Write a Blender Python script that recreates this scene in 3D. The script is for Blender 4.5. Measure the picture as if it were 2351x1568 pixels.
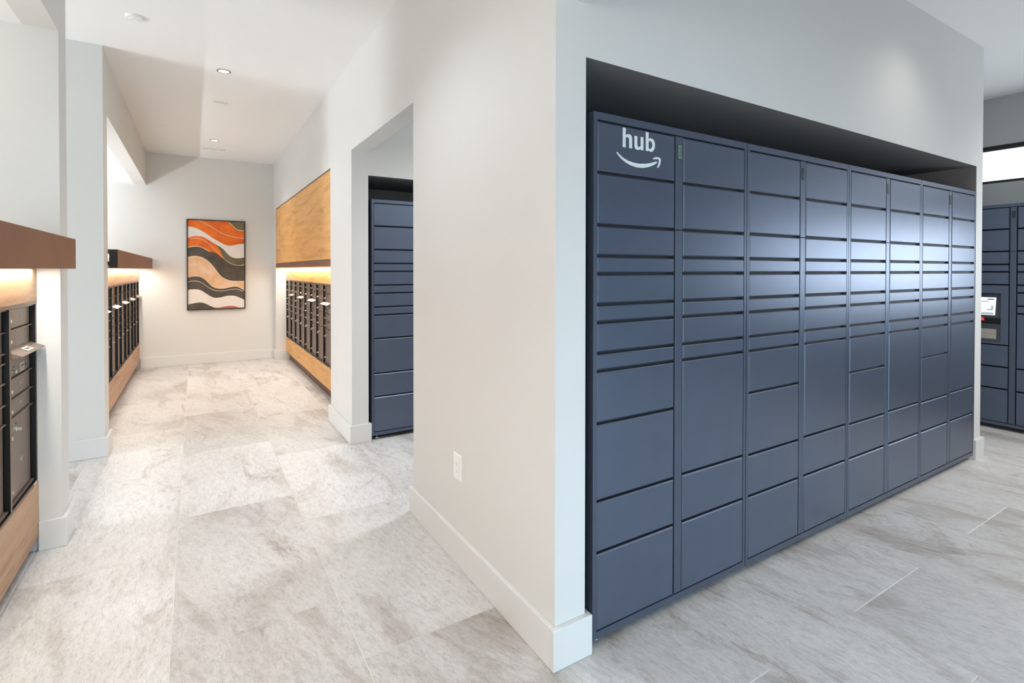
import bpy, bmesh, math, random
from mathutils import Vector, Matrix
from mathutils.geometry import tessellate_polygon
random.seed(7)
S = bpy.context.scene
for o in list(bpy.data.objects):
    bpy.data.objects.remove(o, do_unlink=True)
COL = S.collection
R = math.radians

# ------------------------------------------------------------------ camera
cam_d = bpy.data.cameras.new('camera'); cam = bpy.data.objects.new('camera', cam_d); COL.objects.link(cam)
FPX = 1183.5
cam_d.sensor_fit = 'HORIZONTAL'; cam_d.sensor_width = 36.0; cam_d.lens = FPX / 2351 * 36.0
cam_d.shift_y = (632.33 - 784) / 2351; cam_d.clip_start = 0.02; cam_d.clip_end = 200
yaw, pit, rol = R(31.597), R(-0.612), R(0.052)
Fv = Vector((math.sin(yaw) * math.cos(pit), math.cos(yaw) * math.cos(pit), math.sin(pit)))
R0 = Vector((math.cos(yaw), -math.sin(yaw), 0)); U0 = R0.cross(Fv)
Rv = math.cos(rol) * R0 + math.sin(rol) * U0; Uv = -math.sin(rol) * R0 + math.cos(rol) * U0
M = Matrix((Rv, Uv, -Fv)).transposed().to_4x4(); M.translation = Vector((-1.1323, -1.5356, 1.48))
cam.matrix_world = M
S.camera = cam

# ------------------------------------------------------------------ world, light, exposure
w = bpy.data.worlds.new('sky'); S.world = w; w.use_nodes = True
nt = w.node_tree; bg = nt.nodes['Background']
bg.inputs['Color'].default_value = (0.72, 0.86, 1.0, 1); bg.inputs['Strength'].default_value = 4.0
S.view_settings.view_transform = 'Standard'; S.view_settings.look = 'None'
S.view_settings.gamma = 1.0; S.view_settings.use_curve_mapping = False
S.view_settings.exposure = 0.33

def area(name, loc, target, sx, sy, power, color, spread=180):
    l = bpy.data.lights.new(name, 'AREA'); l.shape = 'RECTANGLE'; l.size = sx; l.size_y = sy
    l.energy = power; l.color = color; l.spread = R(spread)
    o = bpy.data.objects.new(name, l); COL.objects.link(o); o.location = loc
    o.rotation_euler = (Vector(target) - Vector(loc)).to_track_quat('-Z', 'Y').to_euler() if target else (math.pi, 0, 0)   # no target: faces straight up
    return o
def spot(name, loc, power, color, size=110, blend=0.8, rad=0.06):
    l = bpy.data.lights.new(name, 'SPOT'); l.energy = power; l.color = color
    l.spot_size = R(size); l.spot_blend = blend; l.shadow_soft_size = rad
    o = bpy.data.objects.new(name, l); COL.objects.link(o); o.location = loc
    return o
COOL = (0.80, 0.91, 1.0); WARM = (1.0, 0.94, 0.88); NEUT = (0.94, 0.98, 1.03); LEDC = (1.0, 0.95, 0.86)
# daylight through the tall windows behind the camera, in the side hall and in the lobby on the left, plus added fills
area('window_light_locker_room', (0.9, -3.45, 0.75), (0.5, 0, 0.1), 1.2, 1.3, 17, (0.52, 0.79, 1.0), 100)
area('window_light_right_wall', (5.80, -1.75, 1.56), (3.0, -1.5, 1.45), 1.9, 0.8, 32, COOL)  # unseen source added for the bright reflection in the lockers
area('window_light_lobby', (-1.6, -3.45, 1.5), (-1.0, 3, 1.4), 2.2, 2.4, 12, NEUT)
area('window_light_side_hall', (-5.85, 2.94, 1.3), (0, 3.05, 1.9), 1.2, 2.2, 78, NEUT)
area('window_light_left_lobby', (-5.85, -2.45, 1.2), (0, -0.6, 0.5), 2.0, 2.0, 95, (1.0, 0.985, 0.97))
area('panel_light_lobby', (-2.5, -2.5, 3.19), (-2.5, -2.5, 0), 1.5, 1.5, 120, NEUT)  # unseen fill added to brighten floor and lower walls from the lobby
area('window_light_passage', (5.78, 2.17, 1.5), (0, 2.3, 1.3), 1.2, 2.2, 18, COOL)  # added fill from the passage's right end, no window stands there
# recessed downlights
for n, (x, y, p, c) in enumerate([(-0.908, 3.722, 18, NEUT), (-0.899, 6.593, 72, NEUT), (-0.91, 0.85, 75, NEUT), (-0.91, -2.0, 15, NEUT),
                                  (2.75, -0.45, 18, WARM), (3.9, -1.7, 170, WARM), (4.75, -0.6, 40, WARM), (2.3, -2.2, 60, WARM),
                                  (1.2, 1.8, 190, NEUT), (3.0, 2.2, 15, NEUT), (-2.6, 5.9, 30, WARM), (-2.6, 0.6, 30, WARM)]):
    spot('downlight_lamp_%d' % n, (x, y, 3.225 if x > -2 else 2.735), p, c, 130, 0.9, 0.14)
# strips under the brown fascias and up-lights on top of the mailbox housings
area('strip_light_right', (0.130, 5.70, 1.505), (0.130, 5.70, 0), 0.03, 3.9, 20, LEDC)
area('strip_light_left', (-1.822, 5.90, 1.490), (-1.822, 5.90, 0), 0.03, 3.9, 21, LEDC)
area('strip_light_near', (-1.820, 0.60, 1.482), (-1.820, 0.60, 0), 0.03, 2.75, 13, LEDC)
area('cove_light_left', (-3.2, 5.9, 1.70), None, 0.06, 3.8, 40, NEUT)
area('cove_light_near', (-3.2, 0.2, 1.70), None, 0.06, 3.4, 22, WARM)

# ------------------------------------------------------------------ materials
def L(c):
    return tuple(((v / 255) / 12.92 if v / 255 <= 0.04045 else ((v / 255 + 0.055) / 1.055) ** 2.4) for v in c) + (1,)
def mat(name, col, rough=0.5, metal=0.0, spec=0.5, emit=None, es=0):
    m = bpy.data.materials.new(name); m.use_nodes = True
    b = m.node_tree.nodes['Principled BSDF']
    b.inputs['Base Color'].default_value = L(col); b.inputs['Roughness'].default_value = rough
    b.inputs['Metallic'].default_value = metal; b.inputs['Specular IOR Level'].default_value = spec
    if emit: b.inputs['Emission Color'].default_value = L(emit); b.inputs['Emission Strength'].default_value = es
    return m
def nd(m, t, **k):
    n = m.node_tree.nodes.new(t)
    for a, v in k.items(): setattr(n, a, v)
    return n
def lk(m, a, b): m.node_tree.links.new(a, b)
def noisy(m, col, amt=0.06, scale=3.0, bump=0.0, bscale=200.0, stretch=(1, 1, 1)):
    """soft tone variation plus fine relief on a plain finish"""
    b = m.node_tree.nodes['Principled BSDF']
    tc = nd(m, 'ShaderNodeTexCoord'); mp = nd(m, 'ShaderNodeMapping'); mp.inputs['Scale'].default_value = stretch
    lk(m, tc.outputs['Object'], mp.inputs['Vector'])
    n = nd(m, 'ShaderNodeTexNoise'); n.inputs['Scale'].default_value = scale; n.inputs['Detail'].default_value = 4
    lk(m, mp.outputs[0], n.inputs['Vector'])
    r = nd(m, 'ShaderNodeValToRGB'); c = L(col)
    r.color_ramp.elements[0].position = 0.3; r.color_ramp.elements[1].position = 0.7
    r.color_ramp.elements[0].color = tuple(v * (1 - amt) for v in c[:3]) + (1,)
    r.color_ramp.elements[1].color = tuple(min(1, v * (1 + amt)) for v in c[:3]) + (1,)
    lk(m, n.outputs['Fac'], r.inputs['Fac']); lk(m, r.outputs['Color'], b.inputs['Base Color'])
    if bump:
        n2 = nd(m, 'ShaderNodeTexNoise'); n2.inputs['Scale'].default_value = bscale; n2.inputs['Detail'].default_value = 2
        lk(m, mp.outputs[0], n2.inputs['Vector'])
        bp = nd(m, 'ShaderNodeBump'); bp.inputs['Strength'].default_value = bump; bp.inputs['Distance'].default_value = 0.001
        lk(m, n2.outputs['Fac'], bp.inputs['Height']); lk(m, bp.outputs[0], b.inputs['Normal'])
    return m
PAINT = noisy(mat('wall_paint', (224, 224, 221), 0.55, spec=0.3), (224, 224, 221), 0.008, 1.5, 0.15, 300)
BOUNCEDK = noisy(mat('accent_paint', (96, 98, 102), 0.6, spec=0.3), (96, 98, 102), 0.01, 1.5)  # dark tone for the unseen back wall, soaks up bounce light
GREYP = noisy(mat('grey_wall_paint', (176, 179, 179), 0.6, spec=0.3), (176, 179, 179), 0.01, 1.5)
CEIL = noisy(mat('ceiling_paint', (246, 246, 245), 0.8, spec=0.2), (246, 246, 245), 0.005, 1.5)
TRIM = noisy(mat('trim_paint', (227, 227, 225), 0.35, spec=0.4), (227, 227, 225), 0.006, 2)
NAVYC = (97, 107, 126)
NAVY = noisy(mat('navy_powder_coat', NAVYC, 0.34, 0.6, spec=0.5), NAVYC, 0.03, 8, 0.10, 900)
NAVYF = noisy(mat('navy_frame_coat', (91, 101, 119), 0.36, 0.6, spec=0.5), (91, 101, 119), 0.03, 8)
DARK = noisy(mat('locker_gap_steel', (10, 13, 18), 0.6), (10, 13, 18), 0.1, 10)
BRONZE = noisy(mat('bronze_metal', (132, 115, 103), 0.42, 0.35, 0.5), (132, 115, 103), 0.05, 20, 0.05, 700)
BRONZED = noisy(mat('mailbox_side_black', (16, 17, 19), 0.4), (16, 17, 19), 0.1, 10)
BRONZEB = noisy(mat('brown_fascia', (120, 82, 66), 0.5, 0.2), (120, 82, 66), 0.06, 6, 0.05, 500)
CAPBLK = noisy(mat('fascia_end_black', (38, 36, 35), 0.6), (38, 36, 35), 0.1, 12)
CHROME = noisy(mat('chrome', (236, 232, 224), 0.32, 0.7), (236, 232, 224), 0.02, 30)
STEEL = noisy(mat('brushed_steel', (190, 190, 182), 0.35, 0.9), (190, 190, 182), 0.05, 60)
BLACK = noisy(mat('black_plastic', (14, 14, 16), 0.45), (14, 14, 16), 0.1, 30)
WHITE = noisy(mat('white_plastic', (245, 245, 243), 0.35), (245, 245, 243), 0.01, 10)
LABEL = noisy(mat('paper_label', (228, 222, 210), 0.7), (228, 222, 210), 0.02, 60)
INK = noisy(mat('grey_ink', (120, 112, 104), 0.7), (120, 112, 104), 0.03, 60)
NUMC = noisy(mat('number_engraving', (205, 200, 192), 0.6), (205, 200, 192), 0.02, 60)
PLATE = noisy(mat('data_plate', (176, 166, 150), 0.5), (176, 166, 150), 0.03, 60)
DECAL = noisy(mat('pale_decal', (226, 234, 234), 0.5), (226, 234, 234), 0.012, 50)
GROUT = noisy(mat('grout', (226, 223, 218), 0.85), (226, 223, 218), 0.04, 30)
KIOSK = noisy(mat('kiosk_panel', (62, 68, 78), 0.45), (62, 68, 78), 0.04, 30)
SCREEN = mat('screen_white', (235, 236, 238), 0.2, emit=(243, 244, 246), es=0.55)
SCREENG = mat('screen_grey', (170, 178, 188), 0.2, emit=(182, 188, 196), es=0.35)
SCREEND = mat('screen_dark_text', (40, 42, 46), 0.2, emit=(48, 50, 54), es=0.2)
REDL = mat('red_scanner', (225, 40, 50), 0.3, emit=(250, 50, 62), es=0.8)
LAMP = mat('lamp_lens', (255, 252, 245), 0.4, emit=(255, 250, 240), es=2)
LEDM = mat('strip_lens', (255, 240, 215), 0.4, emit=(255, 240, 215), es=3.5)
TRIMR = noisy(mat('lamp_trim_ring', (150, 138, 128), 0.35, 0.6), (150, 138, 128), 0.03, 20)
CIRC = mat('reader_plate', (120, 140, 132), 0.35, 0.6)
noisy(CIRC, (120, 142, 132), 0.25, 90)
PLATED = noisy(mat('reader_window_dark', (44, 56, 66), 0.3), (44, 56, 66), 0.05, 30)
SLOT = noisy(mat('slot_dark', (150, 148, 144), 0.7), (150, 148, 144), 0.03, 20)
def window_glass(st):
    m = bpy.data.materials.new('window_glow'); m.use_nodes = True
    b = m.node_tree.nodes['Principled BSDF']
    b.inputs['Base Color'].default_value = (0.8, 0.85, 0.9, 1); b.inputs['Roughness'].default_value = 0.05
    b.inputs['Emission Color'].default_value = (0.9, 0.95, 1, 1); b.inputs['Emission Strength'].default_value = st
    return m
SKYM = window_glass(1.05); SKYD = window_glass(0.15)

def wood(name, base, dark, axis, seed=0.0, rough=0.42):
    m = bpy.data.materials.new(name); m.use_nodes = True
    b = m.node_tree.nodes['Principled BSDF']; b.inputs['Roughness'].default_value = rough
    b.inputs['Specular IOR Level'].default_value = 0.35
    tc = nd(m, 'ShaderNodeTexCoord'); mp = nd(m, 'ShaderNodeMapping')
    sc = [15.0, 15.0, 15.0]; sc[axis] = 1.3
    mp.inputs['Scale'].default_value = sc; mp.inputs['Location'].default_value = (seed, seed * 2, seed)
    lk(m, tc.outputs['Object'], mp.inputs['Vector'])
    n = nd(m, 'ShaderNodeTexNoise'); n.inputs['Scale'].default_value = 1.1; n.inputs['Detail'].default_value = 7
    n.inputs['Roughness'].default_value = 0.62; n.inputs['Distortion'].default_value = 0.7
    lk(m, mp.outputs[0], n.inputs['Vector'])
    r = nd(m, 'ShaderNodeValToRGB'); e = r.color_ramp.elements
    e[0].position = 0.33; e[0].color = L(dark); e[1].position = 0.60; e[1].color = L(base)
    x = r.color_ramp.elements.new(0.47); x.color = L(tuple((a * 2 + c) / 3 for a, c in zip(base, dark)))
    lk(m, n.outputs['Fac'], r.inputs['Fac'])
    n2 = nd(m, 'ShaderNodeTexNoise'); n2.inputs['Scale'].default_value = 9; n2.inputs['Detail'].default_value = 3
    lk(m, mp.outputs[0], n2.inputs['Vector'])
    mx = nd(m, 'ShaderNodeMix', data_type='RGBA', blend_type='MULTIPLY'); mx.inputs['Factor'].default_value = 0.22
    lk(m, r.outputs['Color'], mx.inputs[6]); lk(m, n2.outputs['Color'], mx.inputs[7])
    hs = nd(m, 'ShaderNodeHueSaturation'); hs.inputs['Saturation'].default_value = 1.0; hs.inputs['Value'].default_value = 1.08
    lk(m, mx.outputs[2], hs.inputs['Color']); lk(m, hs.outputs[0], b.inputs['Base Color'])
    return m
WOODR = wood('oak_veneer', (240, 184, 108), (208, 148, 76), 0, 1.3)
WOODL = wood('oak_veneer_left', (196, 156, 120), (160, 116, 82), 0, 4.1)

def stone():
    m = bpy.data.materials.new('stone_tile'); m.use_nodes = True
    b = m.node_tree.nodes['Principled BSDF']
    tc = nd(m, 'ShaderNodeTexCoord'); oi = nd(m, 'ShaderNodeObjectInfo')
    sc = nd(m, 'ShaderNodeVectorMath', operation='SCALE'); cb = nd(m, 'ShaderNodeCombineXYZ')
    mu = nd(m, 'ShaderNodeMath', operation='MULTIPLY'); mu.inputs[1].default_value = 57.0
    lk(m, oi.outputs['Random'], mu.inputs[0])
    for i in range(3): lk(m, mu.outputs[0], cb.inputs[i])
    ad = nd(m, 'ShaderNodeVectorMath', operation='ADD'); lk(m, tc.outputs['Object'], ad.inputs[0]); lk(m, cb.outputs[0], ad.inputs[1])
    ang = nd(m, 'ShaderNodeMapRange'); ang.inputs[3].default_value = R(-20); ang.inputs[4].default_value = R(2); lk(m, oi.outputs['Random'], ang.inputs[0])
    vr = nd(m, 'ShaderNodeVectorRotate', rotation_type='Z_AXIS'); lk(m, ad.outputs[0], vr.inputs['Vector']); lk(m, ang.outputs[0], vr.inputs['Angle'])
    rt = nd(m, 'ShaderNodeMapping'); rt.inputs['Scale'].default_value = (2.6, 0.9, 1.0); lk(m, vr.outputs[0], rt.inputs['Vector'])
    fb = nd(m, 'ShaderNodeMapping'); fb.inputs['Scale'].default_value = (3.2, 1.0, 1.0); lk(m, vr.outputs[0], fb.inputs['Vector'])
    def noise(s, d, ro, dist=0.0, vec=rt):
        n = nd(m, 'ShaderNodeTexNoise'); n.inputs['Scale'].default_value = s; n.inputs['Detail'].default_value = d
        n.inputs['Roughness'].default_value = ro; n.inputs['Distortion'].default_value = dist
        lk(m, vec.outputs[0], n.inputs['Vector']); return n
    def ramp(src, stops):
        r = nd(m, 'ShaderNodeValToRGB'); e = r.color_ramp.elements
        e[0].position, e[0].color = stops[0][0], L(stops[0][1]); e[1].position, e[1].color = stops[-1][0], L(stops[-1][1])
        for p, c in stops[1:-1]:
            x = e.new(p); x.color = L(c)
        lk(m, src.outputs['Fac'], r.inputs['Fac']); return r
    big = ramp(noise(1.3, 5, 0.55, 0.6), [(0.28, (196, 190, 183)), (0.40, (212, 208, 204)), (0.46, (226, 224, 222)), (0.72, (236, 235, 234))])
    fine = ramp(noise(16, 11, 0.80, 0.3, fb), [(0.33, (160, 155, 150)), (0.48, (226, 224, 222)), (0.66, (255, 255, 255))])
    vein = ramp(noise(1.25, 12, 0.80, 0.9), [(0.34, (150, 134, 120)), (0.39, (206, 198, 191)), (0.45, (255, 255, 255))])
    grit = ramp(noise(55, 8, 0.85, 0.2, fb), [(0.34, (120, 116, 112)), (0.43, (228, 227, 226)), (0.6, (255, 255, 255))])
    def mul(a, c, f):
        x = nd(m, 'ShaderNodeMix', data_type='RGBA', blend_type='MULTIPLY'); x.inputs['Factor'].default_value = f
        lk(m, a, x.inputs[6]); lk(m, c, x.inputs[7]); return x.outputs[2]
    c = mul(big.outputs[0], fine.outputs[0], 0.55); c = mul(c, vein.outputs[0], 0.55); c = mul(c, grit.outputs[0], 0.55)
    hs = nd(m, 'ShaderNodeHueSaturation')
    mr = nd(m, 'ShaderNodeMapRange'); mr.inputs[3].default_value = 0.90; mr.inputs[4].default_value = 1.07
    lk(m, oi.outputs['Random'], mr.inputs[0]); lk(m, mr.outputs[0], hs.inputs['Value']); lk(m, c, hs.inputs['Color'])
    lk(m, hs.outputs[0], b.inputs['Base Color'])
    b.inputs['Roughness'].default_value = 0.42; b.inputs['Specular IOR Level'].default_value = 0.4
    bp = nd(m, 'ShaderNodeBump'); bp.inputs['Strength'].default_value = 0.35; bp.inputs['Distance'].default_value = 0.002
    lk(m, noise(40, 6, 0.7).outputs['Fac'], bp.inputs['Height']); lk(m, bp.outputs[0], b.inputs['Normal'])
    return m
STONE = stone()

# ------------------------------------------------------------------ mesh helpers
class MB:
    def __init__(s): s.v = []; s.f = []; s.mi = []; s.m = 0
    def box(s, a, b):
        x0, y0, z0 = a; x1, y1, z1 = b; n = len(s.v)
        s.v += [(x0, y0, z0), (x1, y0, z0), (x1, y1, z0), (x0, y1, z0), (x0, y0, z1), (x1, y0, z1), (x1, y1, z1), (x0, y1, z1)]
        for f in ((0, 3, 2, 1), (4, 5, 6, 7), (0, 1, 5, 4), (1, 2, 6, 5), (2, 3, 7, 6), (3, 0, 4, 7)):
            s.f.append(tuple(n + i for i in f)); s.mi.append(s.m)
        return s
    def door(s, x0, x1, z0, z1, yf, t, c=0.005):
        """box facing -Y with a chamfered front edge"""
        n = len(s.v); yb = yf + t
        s.v += [(x0, yb, z0), (x1, yb, z0), (x1, yb, z1), (x0, yb, z1),
                (x0, yf + c, z0), (x1, yf + c, z0), (x1, yf + c, z1), (x0, yf + c, z1),
                (x0 + c, yf, z0 + c), (x1 - c, yf, z0 + c), (x1 - c, yf, z1 - c), (x0 + c, yf, z1 - c)]
        q = [(0, 3, 2, 1), (8, 9, 10, 11)]
        for k in range(4):
            j = (k + 1) % 4; q += [(k, j, 4 + j, 4 + k), (4 + k, 4 + j, 8 + j, 8 + k)]
        for f in q: s.f.append(tuple(n + i for i in f)); s.mi.append(s.m)
        return s
    def cyl(s, c, r, h, axis='z', n=16, r2=None):
        r2 = r if r2 is None else r2; b = len(s.v)
        for k, (rr, hh) in enumerate(((r, 0), (r2, h))):
            for i in range(n):
                a = 2 * math.pi * i / n; p = (rr * math.cos(a), rr * math.sin(a), hh)
                if axis == 'x': p = (p[2], p[0], p[1])
                elif axis == 'y': p = (p[1], p[2], p[0])
                s.v.append((c[0] + p[0], c[1] + p[1], c[2] + p[2]))
        for i in range(n):
            j = (i + 1) % n; s.f.append((b + i, b + j, b + n + j, b + n + i)); s.mi.append(s.m)
        s.f.append(tuple(b + n - 1 - i for i in range(n))); s.f.append(tuple(b + n + i for i in range(n))); s.mi += [s.m, s.m]
        return s
    def ring(s, c, ro, ri, h, n=32):
        b = len(s.v)
        for rr, z in ((ro, 0), (ri, 0), (ri, h), (ro, h)):
            for i in range(n):
                a = 2 * math.pi * i / n; s.v.append((c[0] + rr * math.cos(a), c[1] + rr * math.sin(a), c[2] + z))
        for k in range(4):
            kk = (k + 1) % 4
            for i in range(n):
                j = (i + 1) % n; s.f.append((b + k * n + i, b + kk * n + i, b + kk * n + j, b + k * n + j)); s.mi.append(s.m)
        return s
    def poly(s, loops, y, t):
        """flat prism in the XZ plane, front at y facing -Y; loops[0] outer, rest holes"""
        pts = [p for l in loops for p in l]; n = len(s.v); N = len(pts)
        tris = tessellate_polygon([[Vector((p[0], p[1], 0)) for p in l] for l in loops])
        s.v += [(p[0], y, p[1]) for p in pts] + [(p[0], y + t, p[1]) for p in pts]
        for a, b_, c in tris:
            s.f.append((n + a, n + b_, n + c)); s.f.append((n + N + c, n + N + b_, n + N + a)); s.mi += [s.m, s.m]
        k = 0
        for l in loops:
            for i in range(len(l)):
                j = (i + 1) % len(l); s.f.append((n + k + i, n + k + j, n + N + k + j, n + N + k + i)); s.mi.append(s.m)
            k += len(l)
        return s
    def mesh(s, name, mats):
        me = bpy.data.meshes.new(name); me.from_pydata(s.v, [], s.f)
        for mm in (mats if isinstance(mats, (list, tuple)) else [mats]): me.materials.append(mm)
        if any(s.mi): me.polygons.foreach_set('material_index', s.mi)
        bm = bmesh.new(); bm.from_mesh(me); bmesh.ops.recalc_face_normals(bm, faces=bm.faces); bm.to_mesh(me); bm.free()
        me.update(); return me
    def obj(s, name, mats, parent=None, loc=(0, 0, 0), **p):
        return ob(name, s.mesh(name, mats), parent, loc, **p)
def ob(name, me, parent=None, loc=(0, 0, 0), **p):
    o = bpy.data.objects.new(name, me); COL.objects.link(o); o.location = loc
    if parent: o.parent = parent
    for k, v in p.items(): o[k] = v
    return o
def empty(name, loc, rz=0, **p):
    o = ob(name, None, None, loc, **p); o.rotation_euler = (0, 0, rz); o.empty_display_size = 0.1; return o
def copy_tree(o, parent=None):
    c = o.copy(); COL.objects.link(c)
    if parent: c.parent = parent
    for ch in o.children: copy_tree(ch, c)
    return c
def struct(name, mb, m): return mb.obj(name, m, kind='structure')
def text_mesh(txt, size):
    cu = bpy.data.curves.new('t', 'FONT'); cu.body = txt; cu.size = size; cu.align_x = 'CENTER'; cu.align_y = 'CENTER'
    cu.resolution_u = 2; cu.extrude = 0.0002
    t = bpy.data.objects.new('t', cu); COL.objects.link(t)
    dg = bpy.context.evaluated_depsgraph_get()
    me = bpy.data.meshes.new_from_object(t.evaluated_get(dg)); bpy.data.objects.remove(t)
    me.transform(Matrix.Rotation(math.pi / 2, 4, 'X')); return me      # now faces -Y

# ------------------------------------------------------------------ dimensions
T = 0.142; XN = 0.1433; XN2 = 4.070; XE = 4.198; ZN = 2.2925; ZH = 2.495; ZC = 3.244
Y1 = 1.4507; Y2 = 2.8992; Y3 = 3.697; Y4 = 7.699; YF = 7.932
W = -1.7453; ZA = 2.748; P1 = 2.0753; P1F = 2.2597; P2 = 3.6223; P2F = 3.8468
XR = 5.845; XMIN, YMIN = -6.0, -3.6; XB = -3.5
TB, HB = 0.021, 0.154

# ------------------------------------------------------------------ floor: slab of grout with every tile on it
fl = MB().box((XMIN, YMIN, -0.12), (XR + 0.15, YF + 0.3, -0.002)).obj('floor', GROUT, kind='structure')
tile_cache = {}
GX = 0.6305; GY = 1.2585; g = 0.0035
for k in range(-10, 10):
    x0 = 0.040 + GX * k; x1 = x0 + GX
    x0c, x1c = max(x0, XMIN), min(x1, XR)
    if x1c - x0c < 0.05: continue
    off = 0.834 if k % 2 == 0 else 0.4195
    for n in range(-6, 7):
        y0 = off + GY * n; y1 = y0 + GY
        y0c, y1c = max(y0, YMIN), min(y1, YF + 0.25)
        if y1c - y0c < 0.05: continue
        hx, hy = (x1c - x0c) / 2 - g / 2, (y1c - y0c) / 2 - g / 2
        key = (round(hx, 3), round(hy, 3))
        if key not in tile_cache:
            c = 0.0015; vb = MB(); b0 = 0
            vb.v = [(-hx, -hy, -0.006), (hx, -hy, -0.006), (hx, hy, -0.006), (-hx, hy, -0.006),
                    (-hx, -hy, -c), (hx, -hy, -c), (hx, hy, -c), (-hx, hy, -c),
                    (-hx + c, -hy + c, 0), (hx - c, -hy + c, 0), (hx - c, hy - c, 0), (-hx + c, hy - c, 0)]
            vb.f = [(8, 9, 10, 11), (3, 2, 1, 0)]
            for q in range(4):
                j = (q + 1) % 4; vb.f += [(q, j, 4 + j, 4 + q), (4 + q, 4 + j, 8 + j, 8 + q)]
            vb.mi = [0] * len(vb.f)
            tile_cache[key] = vb.mesh('tile', STONE)
        ob('tile', tile_cache[key], fl, ((x0c + x1c) / 2, (y0c + y1c) / 2, 0))

# ------------------------------------------------------------------ ceiling, walls
struct('ceiling', MB().box((XMIN, YMIN, ZC), (XR + 0.15, YF + 0.3, ZC + 0.15)), CEIL)
struct('ceiling_alcove_left', MB().box((XB, P2F, ZA), (W - 0.142, YF, ZA + 0.1)), CEIL)
struct('ceiling_alcove_near', MB().box((XB, YMIN, ZA), (W - 0.142, P1, ZA + 0.1)), CEIL)
# wall block in the middle with the locker recess
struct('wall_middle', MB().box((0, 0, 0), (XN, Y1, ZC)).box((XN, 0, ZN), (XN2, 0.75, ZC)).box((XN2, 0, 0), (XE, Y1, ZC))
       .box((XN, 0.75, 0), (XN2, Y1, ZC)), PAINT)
struct('wall_header_opening', MB().box((0, Y1, ZH), (T, Y2, ZC)), PAINT)
struct('wall_header_lobby', MB().box((0, YMIN, ZH), (T, 0, ZC)), PAINT)
# inner faces of the locker recesses take a darker grey
RECESSG = noisy(mat('recess_grey_paint', (128, 126, 126), 0.6, spec=0.3), (128, 126, 126), 0.01, 1.5)
def grey_recess(name, tests):
    me = bpy.data.objects[name].data; me.materials.append(RECESSG)
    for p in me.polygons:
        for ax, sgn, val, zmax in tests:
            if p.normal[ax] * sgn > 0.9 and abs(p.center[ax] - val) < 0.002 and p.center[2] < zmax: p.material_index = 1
grey_recess('wall_middle', [(0, 1, XN, 9), (2, -1, ZN, 9), (0, -1, XN2, 9), (1, -1, 0.75, 9)])
# wall behind the passage with its locker recess and, on the corridor side, the mailbox recess
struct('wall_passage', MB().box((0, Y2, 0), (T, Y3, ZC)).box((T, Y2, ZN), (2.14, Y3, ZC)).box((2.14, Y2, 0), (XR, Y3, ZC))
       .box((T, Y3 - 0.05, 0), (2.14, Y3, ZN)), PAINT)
grey_recess('wall_passage', [(0, 1, T, 9), (2, -1, ZN, 9), (0, -1, 2.14, 9), (1, -1, Y3 - 0.05, 9)])
struct('wall_right_corridor', MB().box((0, Y3, 2.4765), (0.6, Y4, ZC)).box((0.035, Y3, 1.555), (0.6, Y4, 2.4765))
       .box((0.6, Y3, 0), (0.75, YF, ZC)).box((0, Y4, 0), (0.6, YF, ZC)), PAINT)
struct('wall_far', MB().box((XB - 0.15, YF, 0), (0.75, YF + 0.15, ZC)), PAINT)
struct('wall_pillar_near', MB().box((XB, P1, 0), (W, P1F, ZC)).box((XMIN, P1, 0), (XB, P1F, ZC)), PAINT)
struct('wall_pillar_far', MB().box((XMIN, P2, 0), (W, P2F, ZC)), PAINT)
struct('wall_header_far', MB().box((W - 0.142, P2F, ZA), (W, YF, ZC)), PAINT)
struct('wall_header_near', MB().box((W - 0.142, YMIN, ZA), (W, P1, ZC)), PAINT)
struct('wall_left_alcove', MB().box((XB - 0.15, P2F, 0), (XB, YF, ZC)), PAINT)
struct('wall_left_near', MB().box((XB - 0.15, -1.2, 0), (XB, P1, ZC)).box((XMIN, -1.35, 0), (XB, -1.2, ZC)), PAINT)
struct('wall_left', MB().box((XMIN - 0.15, YMIN, 0), (XMIN, -3.5, ZC)).box((XMIN - 0.15, -1.4, 0), (XMIN, 2.26, ZC)).box((XMIN - 0.15, -3.5, 2.6), (XMIN, -1.4, ZC)).box((XMIN - 0.15, 3.62, 0), (XMIN, YF, ZC))
       .box((XMIN - 0.15, 2.26, 2.6), (XMIN, 3.62, ZC)), PAINT)
# back wall with window openings
struct('wall_back', MB().box((XMIN, YMIN - 0.15, 0), (-2.9, YMIN, ZC)).box((-0.3, YMIN - 0.15, 0), (0.3, YMIN, ZC)).box((1.9, YMIN - 0.15, 0), (XR, YMIN, ZC))
       .box((-2.9, YMIN - 0.15, 2.85), (-0.3, YMIN, ZC)).box((0.3, YMIN - 0.15, 2.85), (1.9, YMIN, ZC)), BOUNCEDK)
# right wall with the strip window over the lockers
WZ0, WZ1 = 2.372, 2.755
WY0, WY1 = -3.3, 1.1
struct('wall_right', MB().box((XR, YMIN, 0), (XR + 0.15, YF, 1.15)).box((XR, -0.75, 1.15), (XR + 0.15, YF, WZ0)).box((XR, YMIN, 1.15), (XR + 0.15, -2.75, WZ0)).box((XR, -2.75, 1.97), (XR + 0.15, -0.75, WZ0)).box((XR, YMIN, WZ1), (XR + 0.15, YF, ZC))
       .box((XR, WY1, WZ0), (XR + 0.15, YF, WZ1)).box((XR, YMIN, WZ0), (XR + 0.15, WY0, WZ1)), GREYP)
wf = MB()
wf.box((XR + 0.02, WY0, WZ0), (XR + 0.10, WY1, WZ0 + 0.028)).box((XR + 0.02, WY0, WZ1 - 0.045), (XR + 0.10, WY1, WZ1))
for q in (WY0, -1.6, WY1 - 0.045): wf.box((XR + 0.02, q, WZ0), (XR + 0.10, q + 0.045, WZ1))
win = wf.obj('window_1', BLACK, kind='structure')
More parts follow.
